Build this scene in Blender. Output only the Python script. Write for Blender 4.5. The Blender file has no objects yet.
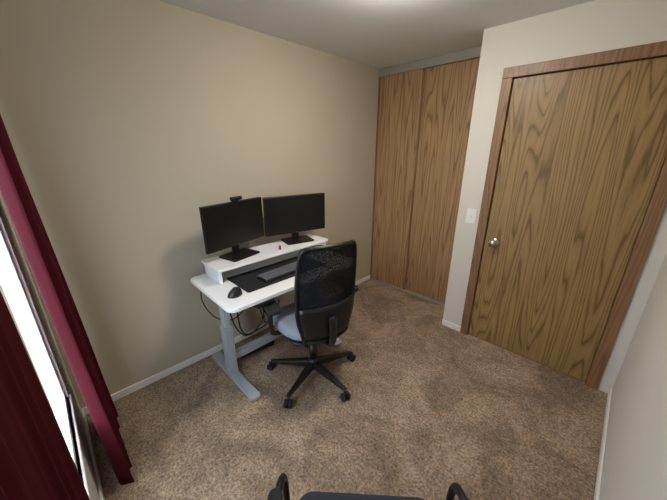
import bpy, bmesh, math, random
from mathutils import Vector, Matrix
random.seed(7)
sc=bpy.context.scene
sc.view_settings.view_transform='Standard'
COL=sc.collection
R=math.radians
# ---------------- materials ----------------
def s2l(c):
    return tuple(((v/255)/12.92 if v/255<=0.04045 else ((v/255+0.055)/1.055)**2.4) for v in c)+(1,)
def mk(name):
    m=bpy.data.materials.new(name); m.use_nodes=True
    nt=m.node_tree; b=nt.nodes['Principled BSDF']
    return m,nt,b
def plain(name,rgb,rough=0.5,metal=0.0,bump=0,bscale=200,var=0.0,coat=0):
    m,nt,b=mk(name)
    b.inputs['Base Color'].default_value=s2l(rgb)
    b.inputs['Roughness'].default_value=rough
    b.inputs['Metallic'].default_value=metal
    if coat: b.inputs['Coat Weight'].default_value=coat
    tc=nt.nodes.new('ShaderNodeTexCoord')
    n=nt.nodes.new('ShaderNodeTexNoise'); n.inputs['Scale'].default_value=bscale; n.inputs['Detail'].default_value=3
    nt.links.new(tc.outputs['Object'],n.inputs['Vector'])
    if var:
        mx=nt.nodes.new('ShaderNodeMix'); mx.data_type='RGBA'
        c=s2l(rgb)
        mx.inputs[6].default_value=tuple(v*(1-var) for v in c[:3])+(1,)
        mx.inputs[7].default_value=tuple(min(1,v*(1+var)) for v in c[:3])+(1,)
        nt.links.new(n.outputs['Fac'],mx.inputs[0]); nt.links.new(mx.outputs[2],b.inputs['Base Color'])
    if bump:
        bp=nt.nodes.new('ShaderNodeBump'); bp.inputs['Strength'].default_value=bump; bp.inputs['Distance'].default_value=0.002
        nt.links.new(n.outputs['Fac'],bp.inputs['Height']); nt.links.new(bp.outputs[0],b.inputs['Normal'])
    return m
def wood(name,dark,mid,light,off=(0,0,0),xs=2.2,zs=0.55,rings=16,contrast=1.0):
    """cathedral-grain oak: contour lines of a vertically stretched noise"""
    m,nt,b=mk(name); N=nt.nodes; L=nt.links
    tc=N.new('ShaderNodeTexCoord')
    mp=N.new('ShaderNodeMapping'); mp.inputs['Scale'].default_value=(xs,xs,zs); mp.inputs['Location'].default_value=off
    L.new(tc.outputs['Object'],mp.inputs['Vector'])
    n=N.new('ShaderNodeTexNoise'); n.inputs['Scale'].default_value=1.6; n.inputs['Detail'].default_value=0.6; n.inputs['Roughness'].default_value=0.3
    L.new(mp.outputs[0],n.inputs['Vector'])
    mu=N.new('ShaderNodeMath'); mu.operation='MULTIPLY'; mu.inputs[1].default_value=rings
    L.new(n.outputs['Fac'],mu.inputs[0])
    mp2=N.new('ShaderNodeMapping'); mp2.inputs['Scale'].default_value=(50,50,5)
    L.new(tc.outputs['Object'],mp2.inputs['Vector'])
    n2=N.new('ShaderNodeTexNoise'); n2.inputs['Scale'].default_value=1.0; n2.inputs['Detail'].default_value=3
    L.new(mp2.outputs[0],n2.inputs['Vector'])
    ad=N.new('ShaderNodeMath'); ad.operation='MULTIPLY_ADD'; ad.inputs[1].default_value=0.5
    L.new(n2.outputs['Fac'],ad.inputs[0]); L.new(mu.outputs[0],ad.inputs[2])
    fr=N.new('ShaderNodeMath'); fr.operation='FRACT'; L.new(ad.outputs[0],fr.inputs[0])
    rp=N.new('ShaderNodeValToRGB'); e=rp.color_ramp.elements
    e[0].position=0.0; e[0].color=s2l(dark); e[1].position=1.0; e[1].color=s2l(dark)
    x=rp.color_ramp.elements.new(0.2); x.color=s2l(mid)
    x=rp.color_ramp.elements.new(0.6); x.color=s2l(light)
    x=rp.color_ramp.elements.new(0.86); x.color=s2l(mid)
    L.new(fr.outputs[0],rp.inputs[0])
    mp3=N.new('ShaderNodeMapping'); mp3.inputs['Scale'].default_value=(120,120,4)
    L.new(tc.outputs['Object'],mp3.inputs['Vector'])
    n3=N.new('ShaderNodeTexNoise'); n3.inputs['Scale'].default_value=1; n3.inputs['Detail'].default_value=2
    L.new(mp3.outputs[0],n3.inputs['Vector'])
    r3=N.new('ShaderNodeMapRange'); r3.inputs[1].default_value=0.3; r3.inputs[2].default_value=0.6; r3.inputs[3].default_value=0.82; r3.inputs[4].default_value=1.04
    L.new(n3.outputs['Fac'],r3.inputs[0])
    mx=N.new('ShaderNodeMix'); mx.data_type='RGBA'; mx.blend_type='MULTIPLY'; mx.inputs[0].default_value=1
    L.new(rp.outputs[0],mx.inputs[6]); L.new(r3.outputs[0],mx.inputs[7]); L.new(mx.outputs[2],b.inputs['Base Color'])
    b.inputs['Roughness'].default_value=0.45
    return m
def carpet():
    m,nt,b=mk('carpet_mat'); N=nt.nodes; L=nt.links
    tc=N.new('ShaderNodeTexCoord')
    big=N.new('ShaderNodeTexNoise'); big.inputs['Scale'].default_value=2.4; big.inputs['Detail'].default_value=5; big.inputs['Roughness'].default_value=0.6; big.inputs['Distortion'].default_value=1.0
    fin=N.new('ShaderNodeTexNoise'); fin.inputs['Scale'].default_value=75; fin.inputs['Detail'].default_value=4; fin.inputs['Roughness'].default_value=0.85
    md=N.new('ShaderNodeTexNoise'); md.inputs['Scale'].default_value=22; md.inputs['Detail'].default_value=4
    for n in (big,fin,md): L.new(tc.outputs['Object'],n.inputs['Vector'])
    r=N.new('ShaderNodeValToRGB'); e=r.color_ramp.elements
    e[0].position=0.40; e[0].color=s2l((130,112,95)); e[1].position=0.62; e[1].color=s2l((164,142,120))
    L.new(big.outputs['Fac'],r.inputs[0])
    rf=N.new('ShaderNodeMapRange'); rf.inputs[1].default_value=0.37; rf.inputs[2].default_value=0.63; rf.inputs[3].default_value=0.42; rf.inputs[4].default_value=1.55
    L.new(fin.outputs['Fac'],rf.inputs[0])
    rm=N.new('ShaderNodeMapRange'); rm.inputs[1].default_value=0.3; rm.inputs[2].default_value=0.7; rm.inputs[3].default_value=0.82; rm.inputs[4].default_value=1.16
    L.new(md.outputs['Fac'],rm.inputs[0])
    mm=N.new('ShaderNodeMath'); mm.operation='MULTIPLY'; L.new(rf.outputs[0],mm.inputs[0]); L.new(rm.outputs[0],mm.inputs[1])
    mx=N.new('ShaderNodeMix'); mx.data_type='RGBA'; mx.blend_type='MULTIPLY'; mx.inputs[0].default_value=1
    L.new(r.outputs[0],mx.inputs[6]); L.new(mm.outputs[0],mx.inputs[7]); L.new(mx.outputs[2],b.inputs['Base Color'])
    b.inputs['Roughness'].default_value=0.97; b.inputs['Specular IOR Level'].default_value=0.1
    bp=N.new('ShaderNodeBump'); bp.inputs['Strength'].default_value=0.85; bp.inputs['Distance'].default_value=0.007
    L.new(fin.outputs['Fac'],bp.inputs['Height']); L.new(bp.outputs[0],b.inputs['Normal'])
    return m
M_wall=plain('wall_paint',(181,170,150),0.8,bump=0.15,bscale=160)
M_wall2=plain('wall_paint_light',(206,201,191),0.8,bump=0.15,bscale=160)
M_ceil=plain('ceiling_paint',(226,226,224),0.9,bump=0.3,bscale=90)
M_trim=plain('trim_white',(228,226,220),0.45,bump=0.05,bscale=40)
M_floor=carpet()
M_closet=wood('closet_oak',(126,92,60),(162,127,90),(173,138,100),off=(1.3,0,0.2),xs=7.5,zs=0.36,rings=10)
M_door=wood('door_oak',(98,72,38),(140,110,66),(150,120,74),off=(4.1,2,0.9),xs=6.5,zs=0.38,rings=12)
M_casing=wood('casing_oak',(108,76,50),(128,93,62),(136,101,68),off=(0,0,3),xs=6,zs=0.3,rings=14)
M_track=plain('track_metal',(150,145,134),0.5,0.0)
M_white=plain('desk_white',(228,228,228),0.35,bump=0.03,bscale=60)
M_steel=plain('desk_steel',(166,170,175),0.4,0.15)
M_black=plain('black_plastic',(19,19,21),0.42,bump=0.1,bscale=500)
M_bezel=plain('monitor_bezel',(11,11,13),0.4)
M_screen=plain('monitor_screen',(3,3,4),0.35)
M_dark=plain('dark_rubber',(20,20,22),0.8,bump=0.2,bscale=600)
M_key=plain('key_grey',(92,92,98),0.6)
M_nickel=plain('satin_nickel',(190,186,176),0.28,1.0)
M_seat=plain('seat_grey_fabric',(120,126,140),0.9,bump=0.5,bscale=500,var=0.15)
M_fabric=plain('dark_slate_fabric',(44,47,58),0.92,bump=0.5,bscale=500,var=0.25)
M_red=plain('red_plastic',(170,60,60),0.5)
M_out=plain('exterior_ground',(62,90,98),0.9,bump=0.2,bscale=5,var=.2)
M_mesh,nt,b=mk('chair_mesh'); 
b.inputs['Base Color'].default_value=s2l((18,20,27)); b.inputs['Roughness'].default_value=0.75; b.inputs['Specular IOR Level'].default_value=0.25
tc=nt.nodes.new('ShaderNodeTexCoord'); vo=nt.nodes.new('ShaderNodeTexVoronoi'); vo.inputs['Scale'].default_value=260
nt.links.new(tc.outputs['Object'],vo.inputs['Vector'])
cr=nt.nodes.new('ShaderNodeMapRange'); cr.inputs[1].default_value=0.1; cr.inputs[2].default_value=0.35; cr.inputs[3].default_value=0.62; cr.inputs[4].default_value=1.0
nt.links.new(vo.outputs['Distance'],cr.inputs[0]); nt.links.new(cr.outputs[0],b.inputs['Alpha'])
def curtain_mat(name,rgb,tr):
    m,nt,b=mk(name); N=nt.nodes; L=nt.links
    tc=N.new('ShaderNodeTexCoord'); n=N.new('ShaderNodeTexNoise'); n.inputs['Scale'].default_value=300; n.inputs['Detail'].default_value=2
    L.new(tc.outputs['Object'],n.inputs['Vector'])
    mx=N.new('ShaderNodeMix'); mx.data_type='RGBA'; c=s2l(rgb)
    mx.inputs[6].default_value=tuple(v*0.75 for v in c[:3])+(1,); mx.inputs[7].default_value=tuple(v*1.2 for v in c[:3])+(1,)
    L.new(n.outputs['Fac'],mx.inputs[0]); L.new(mx.outputs[2],b.inputs['Base Color'])
    b.inputs['Roughness'].default_value=0.85; b.inputs['Specular IOR Level'].default_value=0.15
    t=N.new('ShaderNodeBsdfTranslucent'); t.inputs['Color'].default_value=s2l(tr)
    ms=N.new('ShaderNodeMixShader'); ms.inputs[0].default_value=0.06
    L.new(b.outputs[0],ms.inputs[1]); L.new(t.outputs[0],ms.inputs[2]); L.new(ms.outputs[0],N['Material Output'].inputs[0])
    return m
M_cur=curtain_mat('curtain_red',(70,13,21),(110,8,40))
M_glass,nt,b=mk('window_glass')
b.inputs['Base Color'].default_value=(0.9,0.97,1,1); b.inputs['Roughness'].default_value=0.02; b.inputs['Alpha'].default_value=0.1
M_lamp,nt,b=mk('lamp_glass_glow')
b.inputs['Base Color'].default_value=(1,1,1,1); b.inputs['Emission Color'].default_value=(1,0.94,0.86,1); b.inputs['Emission Strength'].default_value=92

# ---------------- geometry helpers ----------------
def link(o,parent=None):
    COL.objects.link(o)
    if parent: o.parent=parent
    return o
def empty(name,loc=(0,0,0),rz=0):
    o=bpy.data.objects.new(name,None); o.empty_display_size=0.1
    o.location=loc; o.rotation_euler=(0,0,rz); COL.objects.link(o); return o
def fin(name,bm,mat,parent=None,smooth=False,bevel=0,seg=2,sub=0,solid=0):
    bmesh.ops.recalc_face_normals(bm,faces=bm.faces)
    me=bpy.data.meshes.new(name); bm.to_mesh(me); bm.free()
    if isinstance(mat,(list,tuple)):
        for q in mat: me.materials.append(q)
    else: me.materials.append(mat)
    o=bpy.data.objects.new(name,me); link(o,parent)
    if smooth:
        for p in me.polygons: p.use_smooth=True
    if solid:
        md=o.modifiers.new('s','SOLIDIFY'); md.thickness=solid; md.offset=0
    if bevel:
        md=o.modifiers.new('b','BEVEL'); md.width=bevel; md.segments=seg; md.limit_method='ANGLE'
    if sub:
        md=o.modifiers.new('u','SUBSURF'); md.levels=sub; md.render_levels=sub
    return o
def addbox(bm,x0,x1,y0,y1,z0,z1,M=None,mi=0):
    vs=[bm.verts.new((x,y,z)) for x in (x0,x1) for y in (y0,y1) for z in (z0,z1)]
    if M is not None:
        for v in vs: v.co=M@v.co
    for f in ((0,1,3,2),(4,6,7,5),(0,4,5,1),(2,3,7,6),(0,2,6,4),(1,5,7,3)):
        bm.faces.new([vs[i] for i in f]).material_index=mi
def box(name,x0,x1,y0,y1,z0,z1,mat,parent=None,bevel=0,M=None,seg=2):
    bm=bmesh.new(); addbox(bm,x0,x1,y0,y1,z0,z1,M)
    return fin(name,bm,mat,parent,bevel=bevel,seg=seg)
def addtube(bm,pts,rad,n=10,closed=False,smoothn=6,flat=1.0):
    P=[Vector(p) for p in pts]
    if smoothn>1 and len(P)>2:
        out=[]; m=len(P); rng=range(m if closed else m-1)
        for i in rng:
            g=lambda k:P[k%m] if closed else P[max(0,min(m-1,k))]
            p0,p1,p2,p3=g(i-1),g(i),g(i+1),g(i+2)
            for j in range(smoothn):
                t=j/smoothn
                out.append(0.5*((2*p1)+(-p0+p2)*t+(2*p0-5*p1+4*p2-p3)*t*t+(-p0+3*p1-3*p2+p3)*t**3))
        if not closed: out.append(P[-1])
        P=out
    m=len(P); rings=[]; up=None
    for i in range(m):
        if closed: T=(P[(i+1)%m]-P[i-1])
        else: T=P[min(m-1,i+1)]-P[max(0,i-1)]
        T.normalize()
        if up is None:
            a=Vector((0,0,1)) if abs(T.z)<0.9 else Vector((1,0,0))
            up=(a-T*a.dot(T)).normalized()
        else: up=(up-T*up.dot(T)).normalized()
        s=T.cross(up)
        r=rad
        rings.append([bm.verts.new(P[i]+(up*math.cos(2*math.pi*k/n)*flat+s*math.sin(2*math.pi*k/n))*r) for k in range(n)])
    for i in range(m if closed else m-1):
        A=rings[i];B=rings[(i+1)%m]
        for k in range(n): bm.faces.new((A[k],A[(k+1)%n],B[(k+1)%n],B[k]))
    if not closed:
        bm.faces.new(rings[0]); bm.faces.new(rings[-1][::-1])
def tube(name,pts,rad,mat,parent=None,**k):
    bm=bmesh.new(); addtube(bm,pts,rad,**k); return fin(name,bm,mat,parent,smooth=True)
def lathe(name,prof,mat,parent=None,n=32,M=None,smooth=True):
    bm=bmesh.new(); rings=[]
    for r,z in prof:
        rings.append([bm.verts.new((max(r,1e-4)*math.cos(2*math.pi*k/n),max(r,1e-4)*math.sin(2*math.pi*k/n),z)) for k in range(n)])
    for A,B in zip(rings,rings[1:]):
        for k in range(n): bm.faces.new((A[k],A[(k+1)%n],B[(k+1)%n],B[k]))
    bm.faces.new(rings[0][::-1]); bm.faces.new(rings[-1])
    if M is not None: bmesh.ops.transform(bm,matrix=M,verts=bm.verts)
    o=fin(name,bm,mat,parent,smooth=smooth)
    return o
def rrect(x0,x1,y0,y1,r,n=6):
    pts=[]
    for cx,cy,a in ((x1-r,y1-r,0),(x0+r,y1-r,90),(x0+r,y0+r,180),(x1-r,y0+r,270)):
        for i in range(n+1):
            t=R(a+90*i/n); pts.append((cx+r*math.cos(t),cy+r*math.sin(t)))
    return pts
def prism(name,pts,z0,z1,mat,parent=None,bevel=0,M=None,smooth=False):
    bm=bmesh.new()
    a=[bm.verts.new((x,y,z0)) for x,y in pts]; b_=[bm.verts.new((x,y,z1)) for x,y in pts]
    n=len(pts)
    for i in range(n): bm.faces.new((a[i],a[(i+1)%n],b_[(i+1)%n],b_[i]))
    bm.faces.new(a[::-1]); bm.faces.new(b_)
    if M is not None: bmesh.ops.transform(bm,matrix=M,verts=bm.verts)
    return fin(name,bm,mat,parent,bevel=bevel)

# ---------------- room ----------------
XL,XR=-2.094,0.24; YW=-0.135; YD=2.43; YC=2.79; H=2.365; XC=-0.957
box('floor',XL-.1,XR+.1,YW-.12,YC+.1,-.06,0,M_floor)
box('ceiling',XL-.1,XR+.1,YW-.12,YC+.1,H,H+.08,M_ceil)
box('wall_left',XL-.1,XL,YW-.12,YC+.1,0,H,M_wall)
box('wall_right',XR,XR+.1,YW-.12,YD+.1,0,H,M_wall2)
DX0,DX1,DZ=-.716,.105,2.035
bm=bmesh.new()
addbox(bm,XC,DX0-.015,YD,YD+.12,0,H); addbox(bm,DX1+.015,XR,YD,YD+.12,0,H); addbox(bm,DX0-.015,DX1+.015,YD,YD+.12,DZ+.015,H)
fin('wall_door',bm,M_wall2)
box('wall_closet_side',XC,XC+.12,YD+.12,YC+.1,0,H,M_wall2)
box('light_block_door',XC+.12,XR+.1,YC+.06,YC+.1,0,H,M_wall2)  # unseen panel added behind the door to block leaking sky light
bm=bmesh.new(); addbox(bm,XL,XC,YC+.06,YC+.1,0,H)
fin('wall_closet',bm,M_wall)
WX0,WX1,WZ0,WZ1=-1.72,-.42,.42,1.98
bm=bmesh.new()
addbox(bm,XL,WX0,YW-.06,YW,0,H); addbox(bm,WX1,XR,YW-.06,YW,0,H)
addbox(bm,WX0,WX1,YW-.06,YW,0,WZ0); addbox(bm,WX0,WX1,YW-.06,YW,WZ1,H)
fin('wall_window',bm,M_wall2)
w=empty('window_1')
bm=bmesh.new(); y0,y1=YW-.05,YW-.01
addbox(bm,WX0,WX0+.03,y0,y1,WZ0,WZ1); addbox(bm,WX1-.045,WX1,y0,y1,WZ0,WZ1)
addbox(bm,WX0,WX1,y0,y1,WZ0,WZ0+.035); addbox(bm,WX0,WX1,y0,y1,WZ1-.045,WZ1)
addbox(bm,-1.235,-1.205,y0,y1,WZ0,WZ1)
fin('frame',bm,M_trim,w,bevel=.004)
box('glass',WX0+.02,WX1-.04,YW-.033,YW-.030,WZ0+.03,WZ1-.04,M_glass,w)
box('sill',WX0-.03,WX1+.03,YW-.03,YW+.008,WZ0-.025,WZ0,M_trim,w,bevel=.004)
c=empty('door_closet')
box('panel_left',XL+.012,-1.585,YC-.018,YC+.002,.015,2.295,M_closet,c,bevel=.002)
box('panel_right',-1.60,XC-.004,YC+.008,YC+.028,.015,2.295,M_closet,c,bevel=.002)
box('edge_strip',-1.597,-1.583,YC-.022,YC-.016,.015,2.295,M_casing,c,bevel=.002)
box('header_track',XL+.001,XC-.001,YC-.03,YC+.05,2.29,H-.001,M_track,c,bevel=.003)
box('floor_track',XL+.01,XC-.003,YC-.03,YC+.04,.0,.012,M_track,c)
box('jamb_trim',XL+.001,XL+.014,YC-.03,YC+.03,.001,2.29,M_casing,c)
d=empty('door_1')
box('slab',DX0,DX1,YD+.012,YD+.047,.012,DZ,M_door,d,bevel=.002)
bm=bmesh.new(); cw=.066
addbox(bm,DX0-cw,DX0-.002,YD-.016,YD-.001,0.001,DZ+.002); addbox(bm,DX1+.002,DX1+cw,YD-.016,YD-.001,0.001,DZ+.002)
addbox(bm,DX0-cw,DX1+cw,YD-.016,YD-.001,DZ+.002,DZ+cw)
addbox(bm,DX0-.014,DX0-.003,YD-.002,YD+.1,0.001,DZ+.01); addbox(bm,DX1+.003,DX1+.014,YD-.002,YD+.1,.001,DZ+.01)
addbox(bm,DX0-.014,DX1+.014,YD-.002,YD+.1,DZ+.003,DZ+.014)
addbox(bm,DX0-.004,DX0+.02,YD+.048,YD+.062,.001,DZ+.004); addbox(bm,DX1-.02,DX1+.004,YD+.048,YD+.062,.001,DZ+.004); addbox(bm,DX0,DX1,YD+.048,YD+.062,DZ-.02,DZ+.004)  # stop strips added behind the slab, block light through the edge gaps
addbox(bm,DX0,DX1,YD+.01,YD+.1,.0005,.009)
fin('casing',bm,M_casing,d,bevel=.003)
Mk=Matrix.Translation((DX0+.072,YD+.012,.89))@Matrix.Rotation(R(90),4,'X')
lathe('knob',[(.032,0),(.033,.004),(.03,.008),(.013,.012),(.012,.03),(.024,.038),(.029,.05),(.027,.062),(.015,.068),(.001,.069)],M_nickel,d,M=Mk)
s=empty('light_switch')
box('plate',-.885,-.81,YD-.006,YD-.0005,1.01,1.13,M_trim,s,bevel=.002)
box('toggle',-.853,-.842,YD-.017,YD-.005,1.06,1.08,M_trim,s,bevel=.002)
def bb(name,x0,x1,y0,y1): box(name,x0,x1,y0,y1,.0005,.055,M_trim,bevel=.004)
bb('baseboard_left',XL+.0005,XL+.012,YW+.001,YC-.032)
bb('baseboard_right',XR-.012,XR-.0005,YW+.001,YD-.002)
bb('baseboard_door',XC-.002,DX0-cw-.001,YD-.012,YD-.0005)
bb('baseboard_window',XL+.013,XR-.013,YW+.0005,YW+.012)
l=empty('ceiling_lamp',(-.93,1.36,H))
lathe('canopy',[(.15,-.001),(.155,-.012),(.15,-.022),(.02,-.022)],M_trim,l)
lathe('glass_bowl',[(.145,-.022),(.148,-.045),(.130,-.070),(.09,-.086),(.045,-.094),(.001,-.096)],M_lamp,l)
lathe('finial',[(.001,-.112),(.008,-.107),(.01,-.100),(.006,-.0955)],M_nickel,l,n=12)
box('ground',-40,40,-60,YW-.13,-.5,-.45,M_out)

# ---------------- curtains ----------------
def curtain(name,x0,x1,ym,amp,folds,z0,z1,ph=0,taper=.15,lean=0.0):
    bm=bmesh.new(); nx=folds*14; nz=26; g=[]
    for j in range(nz+1):
        t=j/nz; z=z0+(z1-z0)*t; row=[]
        for i in range(nx+1):
            s=i/nx
            a=amp*(0.8+0.2*math.cos(3*t+s*5))*(1.0-taper*t)
            y=ym-lean*t+a*math.sin(2*math.pi*folds*s+ph+0.3*math.sin(4*t+s*3))+amp*.15*math.sin(2*math.pi*folds*2.3*s+t*2)
            xx=x0+(x1-x0)*s+.008*math.cos(2*math.pi*folds*s*1.0+ph)
            row.append(bm.verts.new((xx,y,z)))
        g.append(row)
    for j in range(nz):
        for i in range(nx): bm.faces.new((g[j][i],g[j][i+1],g[j+1][i+1],g[j+1][i]))
    return fin(name,bm,M_cur,smooth=True,solid=.002)
curtain('window_curtain',-1.92,-1.40,-.022,.038,5,.02,2.13,ph=.6,taper=.3,lean=.055)
curtain('window_curtain',-.86,-.05,-.114,.015,9,.02,2.13,ph=.3)
r=empty('curtain_rod')
tube('rod',[(-2.05,-.08,2.14),(.1,-.08,2.14)],.008,M_black,r,smoothn=1)
for i,x in enumerate((-1.98,-1.0,.05)):
    box('bracket_%d'%i,x-.008,x+.008,YW+.001,-.075,2.135,2.15,M_black,r)

# ---------------- desk ----------------
TZ=.745
dk=empty('standing_desk')
DX_0,DX_1,DY_0,DY_1=-1.995,-1.380,.580,1.665
prism('desktop',rrect(DX_0,DX_1,DY_0,DY_1,.05),TZ-.025,TZ,M_white,dk,bevel=.004)
for k,yc in enumerate((.70,1.50)):
    prism('foot_%d'%k,rrect(-2.05,-1.42,yc-.035,yc+.035,.02),.002,.032,M_steel,dk,bevel=.006)
    box('column_lower_%d'%k,-1.80,-1.72,yc-.03,yc+.03,.03,.42,M_steel,dk,bevel=.006)
    box('column_upper_%d'%k,-1.79,-1.73,yc-.022,yc+.022,.41,.70,M_steel,dk,bevel=.004)
    box('top_bracket_%d'%k,-1.98,-1.48,yc-.03,yc+.03,.695,.7195,M_steel,dk,bevel=.003)
box('crossbar',-1.785,-1.745,.72,1.48,.12,.18,M_steel,dk,bevel=.004)
box('frame_rail_front',-1.66,-1.62,.72,1.48,.675,.7195,M_steel,dk,bevel=.003)
box('frame_rail_rear',-1.90,-1.86,.72,1.48,.675,.7195,M_steel,dk,bevel=.003)
box('motor_box',-1.86,-1.66,.78,.98,.64,.7195,M_black,dk,bevel=.006)
box('control_keypad',-1.43,-1.375,.74,.86,.695,.7195,M_black,dk,bevel=.004)
tube('cable_1',[(-1.96,.66,.718),(-1.98,.64,.58),(-1.97,.67,.46),(-1.93,.73,.38),(-1.90,.85,.36),(-1.90,1.0,.5),(-1.9,1.1,.6)],.004,M_dark,dk)
tube('cable_2',[(-1.80,.98,.66),(-1.76,1.0,.45),(-1.80,1.02,.30),(-1.88,1.1,.22),(-1.96,1.2,.3),(-2.0,1.3,.45),(-1.97,1.35,.66)],.005,M_dark,dk)
tube('cable_3',[(-1.95,.80,.66),(-1.97,.84,.3),(-1.99,.92,.12),(-2.0,1.0,.09),(-2.03,1.2,.09),(-2.05,1.3,.12),(-2.07,1.35,.25)],.005,M_dark,dk)
tube('cable_4',[(-1.80,.9,.66),(-1.70,.95,.5),(-1.72,1.03,.35),(-1.80,1.1,.40),(-1.86,1.05,.6)],.005,M_dark,dk)
tube('cable_5',[(-1.86,.84,.66),(-1.82,.82,.42),(-1.86,.86,.24),(-1.90,.95,.16),(-1.88,1.05,.25),(-1.84,1.0,.44),(-1.88,.98,.58)],.005,M_dark,dk)
box('cable_tray',-1.95,-1.84,.95,1.30,.56,.64,M_black,dk,bevel=.008)
ps=empty('power_strip',(-1.88,.96,0),R(80))
box('body',-.16,.16,-.03,.03,.012,.055,M_black,ps,bevel=.006)
box('feet',-.15,.15,-.02,.02,.0005,.013,M_dark,ps)
for k in range(5): box('socket_%d'%k,-.13+k*.055,-.10+k*.055,-.012,.012,.0545,.057,M_key,ps)
# riser
rs=empty('monitor_riser'); RZ=TZ+.11
prism('shelf',rrect(-1.98,-1.71,.675,1.655,.02),RZ-.018,RZ,M_white,rs,bevel=.003)
for k,(a,b_) in enumerate(((.69,.708),(1.622,1.640))):
    box('support_%d'%k,-1.965,-1.73,a,b_,TZ+.001,RZ-.0185,M_white,rs,bevel=.003)
def monitor(p0,p1,zb,zt,name='computer_monitor'):
    p0=Vector(p0);p1=Vector(p1); c=(p0+p1)/2; w=(p1-p0).length; ang=math.atan2(p1.y-p0.y,p1.x-p0.x)
    e=empty(name,(c.x,c.y,0),ang)
    box('housing',-w/2,w/2,-.004,.022,zb,zt,M_bezel,e,bevel=.006)
    box('rear_bulge',-w/4,w/4,.02,.045,zb+.06,zt-.06,M_bezel,e,bevel=.01)
    box('screen',-w/2+.008,w/2-.008,-.0055,-.003,zb+.018,zt-.008,M_screen,e)
    box('neck',-.03,.03,.03,.05,RZ+.008,zb+.12,M_bezel,e,bevel=.006)
    prism('base',rrect(-.12,.12,-.09,.09,.02),RZ+.001,RZ+.011,M_bezel,e,bevel=.003)
    box('logo',-.012,.012,-.0062,-.004,zb+.006,zb+.011,M_key,e)
    return e
m1=monitor((-1.825,.672),(-1.935,1.165),.935,1.245)
m2=monitor((-1.935,1.18),(-1.805,1.70),.925,1.235)
wc=empty('webcam',(-1.87,.93,1.2455),math.atan2(.51,-.105))
box('body',-.045,.045,-.015,.012,.008,.034,M_black,wc,bevel=.008)
box('clip',-.02,.02,-.006,.03,.0005,.008,M_black,wc,bevel=.002)
lathe('lens',[(.010,0),(.010,.006),(.007,.008)],M_screen,wc,n=16,M=Matrix.Translation((0,-.014,.021))@Matrix.Rotation(R(90),4,'X'))
prism('desk_mat',rrect(-1.80,-1.50,.76,1.42,.012),TZ+.0008,TZ+.004,M_dark)
kb=empty('computer_keyboard',(-1.60,1.10,TZ+.0045),R(3))
prism('case',rrect(-.065,.065,-.19,.19,.01),0,.016,M_black,kb,bevel=.003)
bm=bmesh.new()
for rr in range(5):
    for k in range(17):
        x=-.055+rr*.0225; y=-.183+k*.0216
        addbox(bm,x,x+.018,y,y+.0175,.016,.024)
fin('keys',bm,M_key,kb,bevel=.002,seg=1)
ms=empty('computer_mouse',(-1.53,.69,TZ+.001),R(-80))
bm=bmesh.new(); bmesh.ops.create_uvsphere(bm,u_segments=24,v_segments=14,radius=1)
for v in bm.verts:
    z=v.co.z; v.co=Vector((v.co.x*.048*(1-.12*v.co.y),v.co.y*.034,max(0,z)*.05*(1-.25*v.co.x)))
bmesh.ops.remove_doubles(bm,verts=bm.verts,dist=.0002)
fin('shell',bm,M_black,ms,smooth=True)
lathe('ball',[(.001,.026),(.012,.029),(.018,.040),(.017,.050),(.010,.058),(.001,.060)],M_dark,ms,n=16,M=Matrix.Translation((.008,.012,0)))
lp=empty('lip_balm',(-1.78,1.20,RZ+.001))
lathe('tube',[(.009,0),(.009,.035)],M_red,lp,n=16); lathe('cap',[(.0095,.035),(.0095,.05),(.008,.052)],M_white,lp,n=16)
# ---------------- office chair ----------------
PH=R(14)
ch=empty('office_chair',(-1.335,1.125,0),-PH)
for k in range(5):
    a=R(0+72*k)+PH; Mr=Matrix.Rotation(a,4,'Z')
    bm=bmesh.new()
    sec=[(.02,.085,.135,.03),(.12,.078,.118,.024),(.24,.072,.098,.019),(.325,.07,.088,.015)]
    rings=[]
    for r_,zl,zh,w_ in sec:
        rings.append([bm.verts.new(Mr@Vector(p)) for p in ((r_,-w_,zl),(r_,w_,zl),(r_,w_*.8,zh),(r_,-w_*.8,zh))])
    for A,B in zip(rings,rings[1:]):
        for q in range(4): bm.faces.new((A[q],A[(q+1)%4],B[(q+1)%4],B[q]))
    bm.faces.new(rings[0]); bm.faces.new(rings[-1])
    fin('base_leg_%d'%k,bm,M_black,ch,bevel=.005)
    ca=a+R(35*(k%3-1)+20)
    Mc=Matrix.Translation(Mr@Vector((.315,0,0)))@Matrix.Rotation(ca,4,'Z')
    bm=bmesh.new()
    for sy in (-.016,.016):
        MM=Mc@Matrix.Translation((.012,sy,.0275))@Matrix.Rotation(R(90),4,'X')
        bmesh.ops.create_cone(bm,cap_ends=True,segments=24,radius1=.027,radius2=.027,depth=.018,matrix=MM)
    addbox(bm,-.006,.03,-.006,.006,.03,.062,M=Mc)
    bmesh.ops.create_cone(bm,cap_ends=True,segments=12,radius1=.008,radius2=.008,depth=.045,matrix=Mc@Matrix.Translation((0,0,.062)))
    fin('caster_%d'%k,bm,M_dark,ch,bevel=.002,seg=1)
lathe('hub',[(.03,.07),(.04,.085),(.04,.13),(.03,.15)],M_black,ch)
lathe('gas_lift',[(.027,.14),(.027,.27),(.016,.272),(.016,.40)],M_black,ch)
box('tilt_mechanism',-.12,.13,-.08,.08,.385,.43,M_black,ch,bevel=.012)
bm=bmesh.new(); n=16; top=[];bot=[]
def seatpt(u,v):
    x=u*math.sqrt(1-.38*v*v); y=v*math.sqrt(1-.38*u*u)
    return x*.25,y*.25
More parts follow.
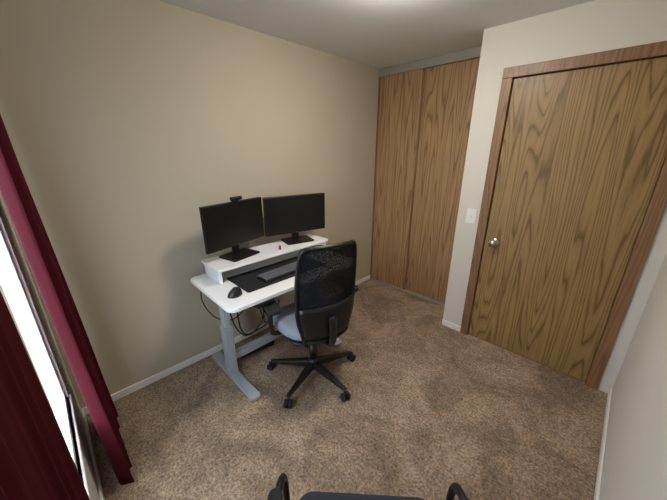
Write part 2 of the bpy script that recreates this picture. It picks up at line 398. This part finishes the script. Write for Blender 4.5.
for i in range(n+1):
    rt=[];rb=[]
    for j in range(n+1):
        u=-1+2*i/n; v=-1+2*j/n; x,y=seatpt(u,v)
        e=max(abs(u),abs(v)); dz=.045*(1-e**6)**.5 if e<1 else 0
        wf=-.035*max(0,-u-.5)**1.5*2
        rt.append(bm.verts.new((x-.03,y,.475+dz*.9-.012*(1-v*v)*(1-u*u)+wf)))
        rb.append(None if e>=1 else bm.verts.new((x-.03,y,.462-.02*(1-e**4)+wf)))
    top.append(rt);bot.append(rb)
for i in range(n+1):
    for j in range(n+1):
        if bot[i][j] is None: bot[i][j]=top[i][j]
for i in range(n):
    for j in range(n):
        bm.faces.new((top[i][j],top[i+1][j],top[i+1][j+1],top[i][j+1]))
        f=[bot[i][j],bot[i][j+1],bot[i+1][j+1],bot[i+1][j]]
        if len(set(f))>=3: bm.faces.new(list(dict.fromkeys(f)))
fin('seat',bm,M_seat,ch,smooth=True)
prism('seat_pan',rrect(-.25,.19,-.215,.215,.08),.428,.452,M_black,ch,bevel=.008)
def backpt(s,t):
    z=.46+.625*t
    hw=.176+.020*math.sin(math.pi*min(1,t))
    hw*= (0.84+.16*min(1,t/.25)) if t<.25 else (1 if t<.85 else 1-.08*((t-.85)/.15)**2)
    x=.225+.035*(t-.3)**2*2+.02*t-.045*abs(s)**2 + .012
    z+= -.014*abs(s)**3*(t>.9)*1.0
    return Vector((x,hw*s,z))
bm=bmesh.new(); g=[]
ns,ntt=14,18
for j in range(ntt+1): g.append([bm.verts.new(backpt(-1+2*i/ns,j/ntt)) for i in range(ns+1)])
for j in range(ntt):
    for i in range(ns): bm.faces.new((g[j][i],g[j][i+1],g[j+1][i+1],g[j+1][i]))
fin('back_mesh',bm,M_mesh,ch,smooth=True)
loop=[backpt(-1+2*i/8,0) for i in range(8)]+[backpt(1,j/10) for j in range(10)]+[backpt(1-2*i/8,1) for i in range(8)]+[backpt(-1,1-j/10) for j in range(10)]
tube('back_frame',loop,.013,M_black,ch,closed=True,smoothn=3)
bm=bmesh.new(); g=[]
for j in range(7):
    t=.06+.34*j/6
    g.append([bm.verts.new(backpt(-.97+1.94*i/ns,t)+Vector((.014,0,0))) for i in range(ns+1)])
for j in range(6):
    for i in range(ns): bm.faces.new((g[j][i],g[j][i+1],g[j+1][i+1],g[j+1][i]))
fin('lumbar_panel',bm,M_black,ch,smooth=True,solid=.016)
tube('back_spine',[(.08,0,.41),(.20,0,.415),(.272,0,.45),(.285,0,.54),(.28,0,.64)],.024,M_black,ch,flat=.6)
for k,sy in enumerate((-1,1)):
    tube('arm_post_%d'%k,[(-.02,sy*.19,.435),(-.02,sy*.26,.44),(-.02,sy*.285,.48),(-.02,sy*.285,.65)],.017,M_black,ch)
    prism('arm_pad_%d'%k,rrect(-.15,.11,sy*.285-.042,sy*.285+.042,.035),.65,.678,M_dark,ch,bevel=.008)

# ---------------- guest chair ----------------
gc=empty('guest_armchair',(.707*(.075)-.014,.707*(.075)+.014,0),R(42))
prism('seat',rrect(-.235,.235,.20,.652,.06,8),.415,.47,M_fabric,gc,bevel=.02)
prism('backrest',rrect(-.225,.225,.0,.34,.05,8),-.02,.02,M_fabric,gc,bevel=.015,M=Matrix.Translation((0,.175,.52))@Matrix.Rotation(R(93),4,'X'))
for k,sx in enumerate((-1,1)):
    X=sx*.262
    tube('arm_frame_%d'%k,[(X,.17,.012),(X,.19,.35),(X,.20,.60),(X,.25,.645),(X,.42,.655),(X,.54,.65),(X,.595,.60),(X,.61,.45),(X,.65,.2),(X,.66,.012)],.0115,M_black,gc)
    prism('arm_pad_%d'%k,rrect(X-.02,X+.02,.26,.52,.02),.660,.682,M_dark,gc,bevel=.006)
    tube('back_post_%d'%k,[(X,.19,.40),(sx*.235,.175,.55),(sx*.228,.165,.84)],.0115,M_black,gc)
tube('seat_rail_front',[(-.262,.60,.405),(.262,.60,.405)],.011,M_black,gc,smoothn=1)
tube('seat_rail_rear',[(-.262,.22,.405),(.262,.22,.405)],.011,M_black,gc,smoothn=1)

# ---------------- lights ----------------
wd=bpy.data.worlds.new('sky'); sc.world=wd; wd.use_nodes=True
bg=wd.node_tree.nodes['Background']; bg.inputs[0].default_value=(.76,.88,1,1); bg.inputs[1].default_value=11.0
# ---------------- camera ----------------
cd=bpy.data.cameras.new('camera'); cam=bpy.data.objects.new('camera',cd); COL.objects.link(cam)
cd.sensor_width=36; cd.lens=290/667*36; cd.clip_start=.02
cam.location=(0,0,1.58); cam.rotation_euler=(R(90-19.1),0,R(45)); sc.camera=cam
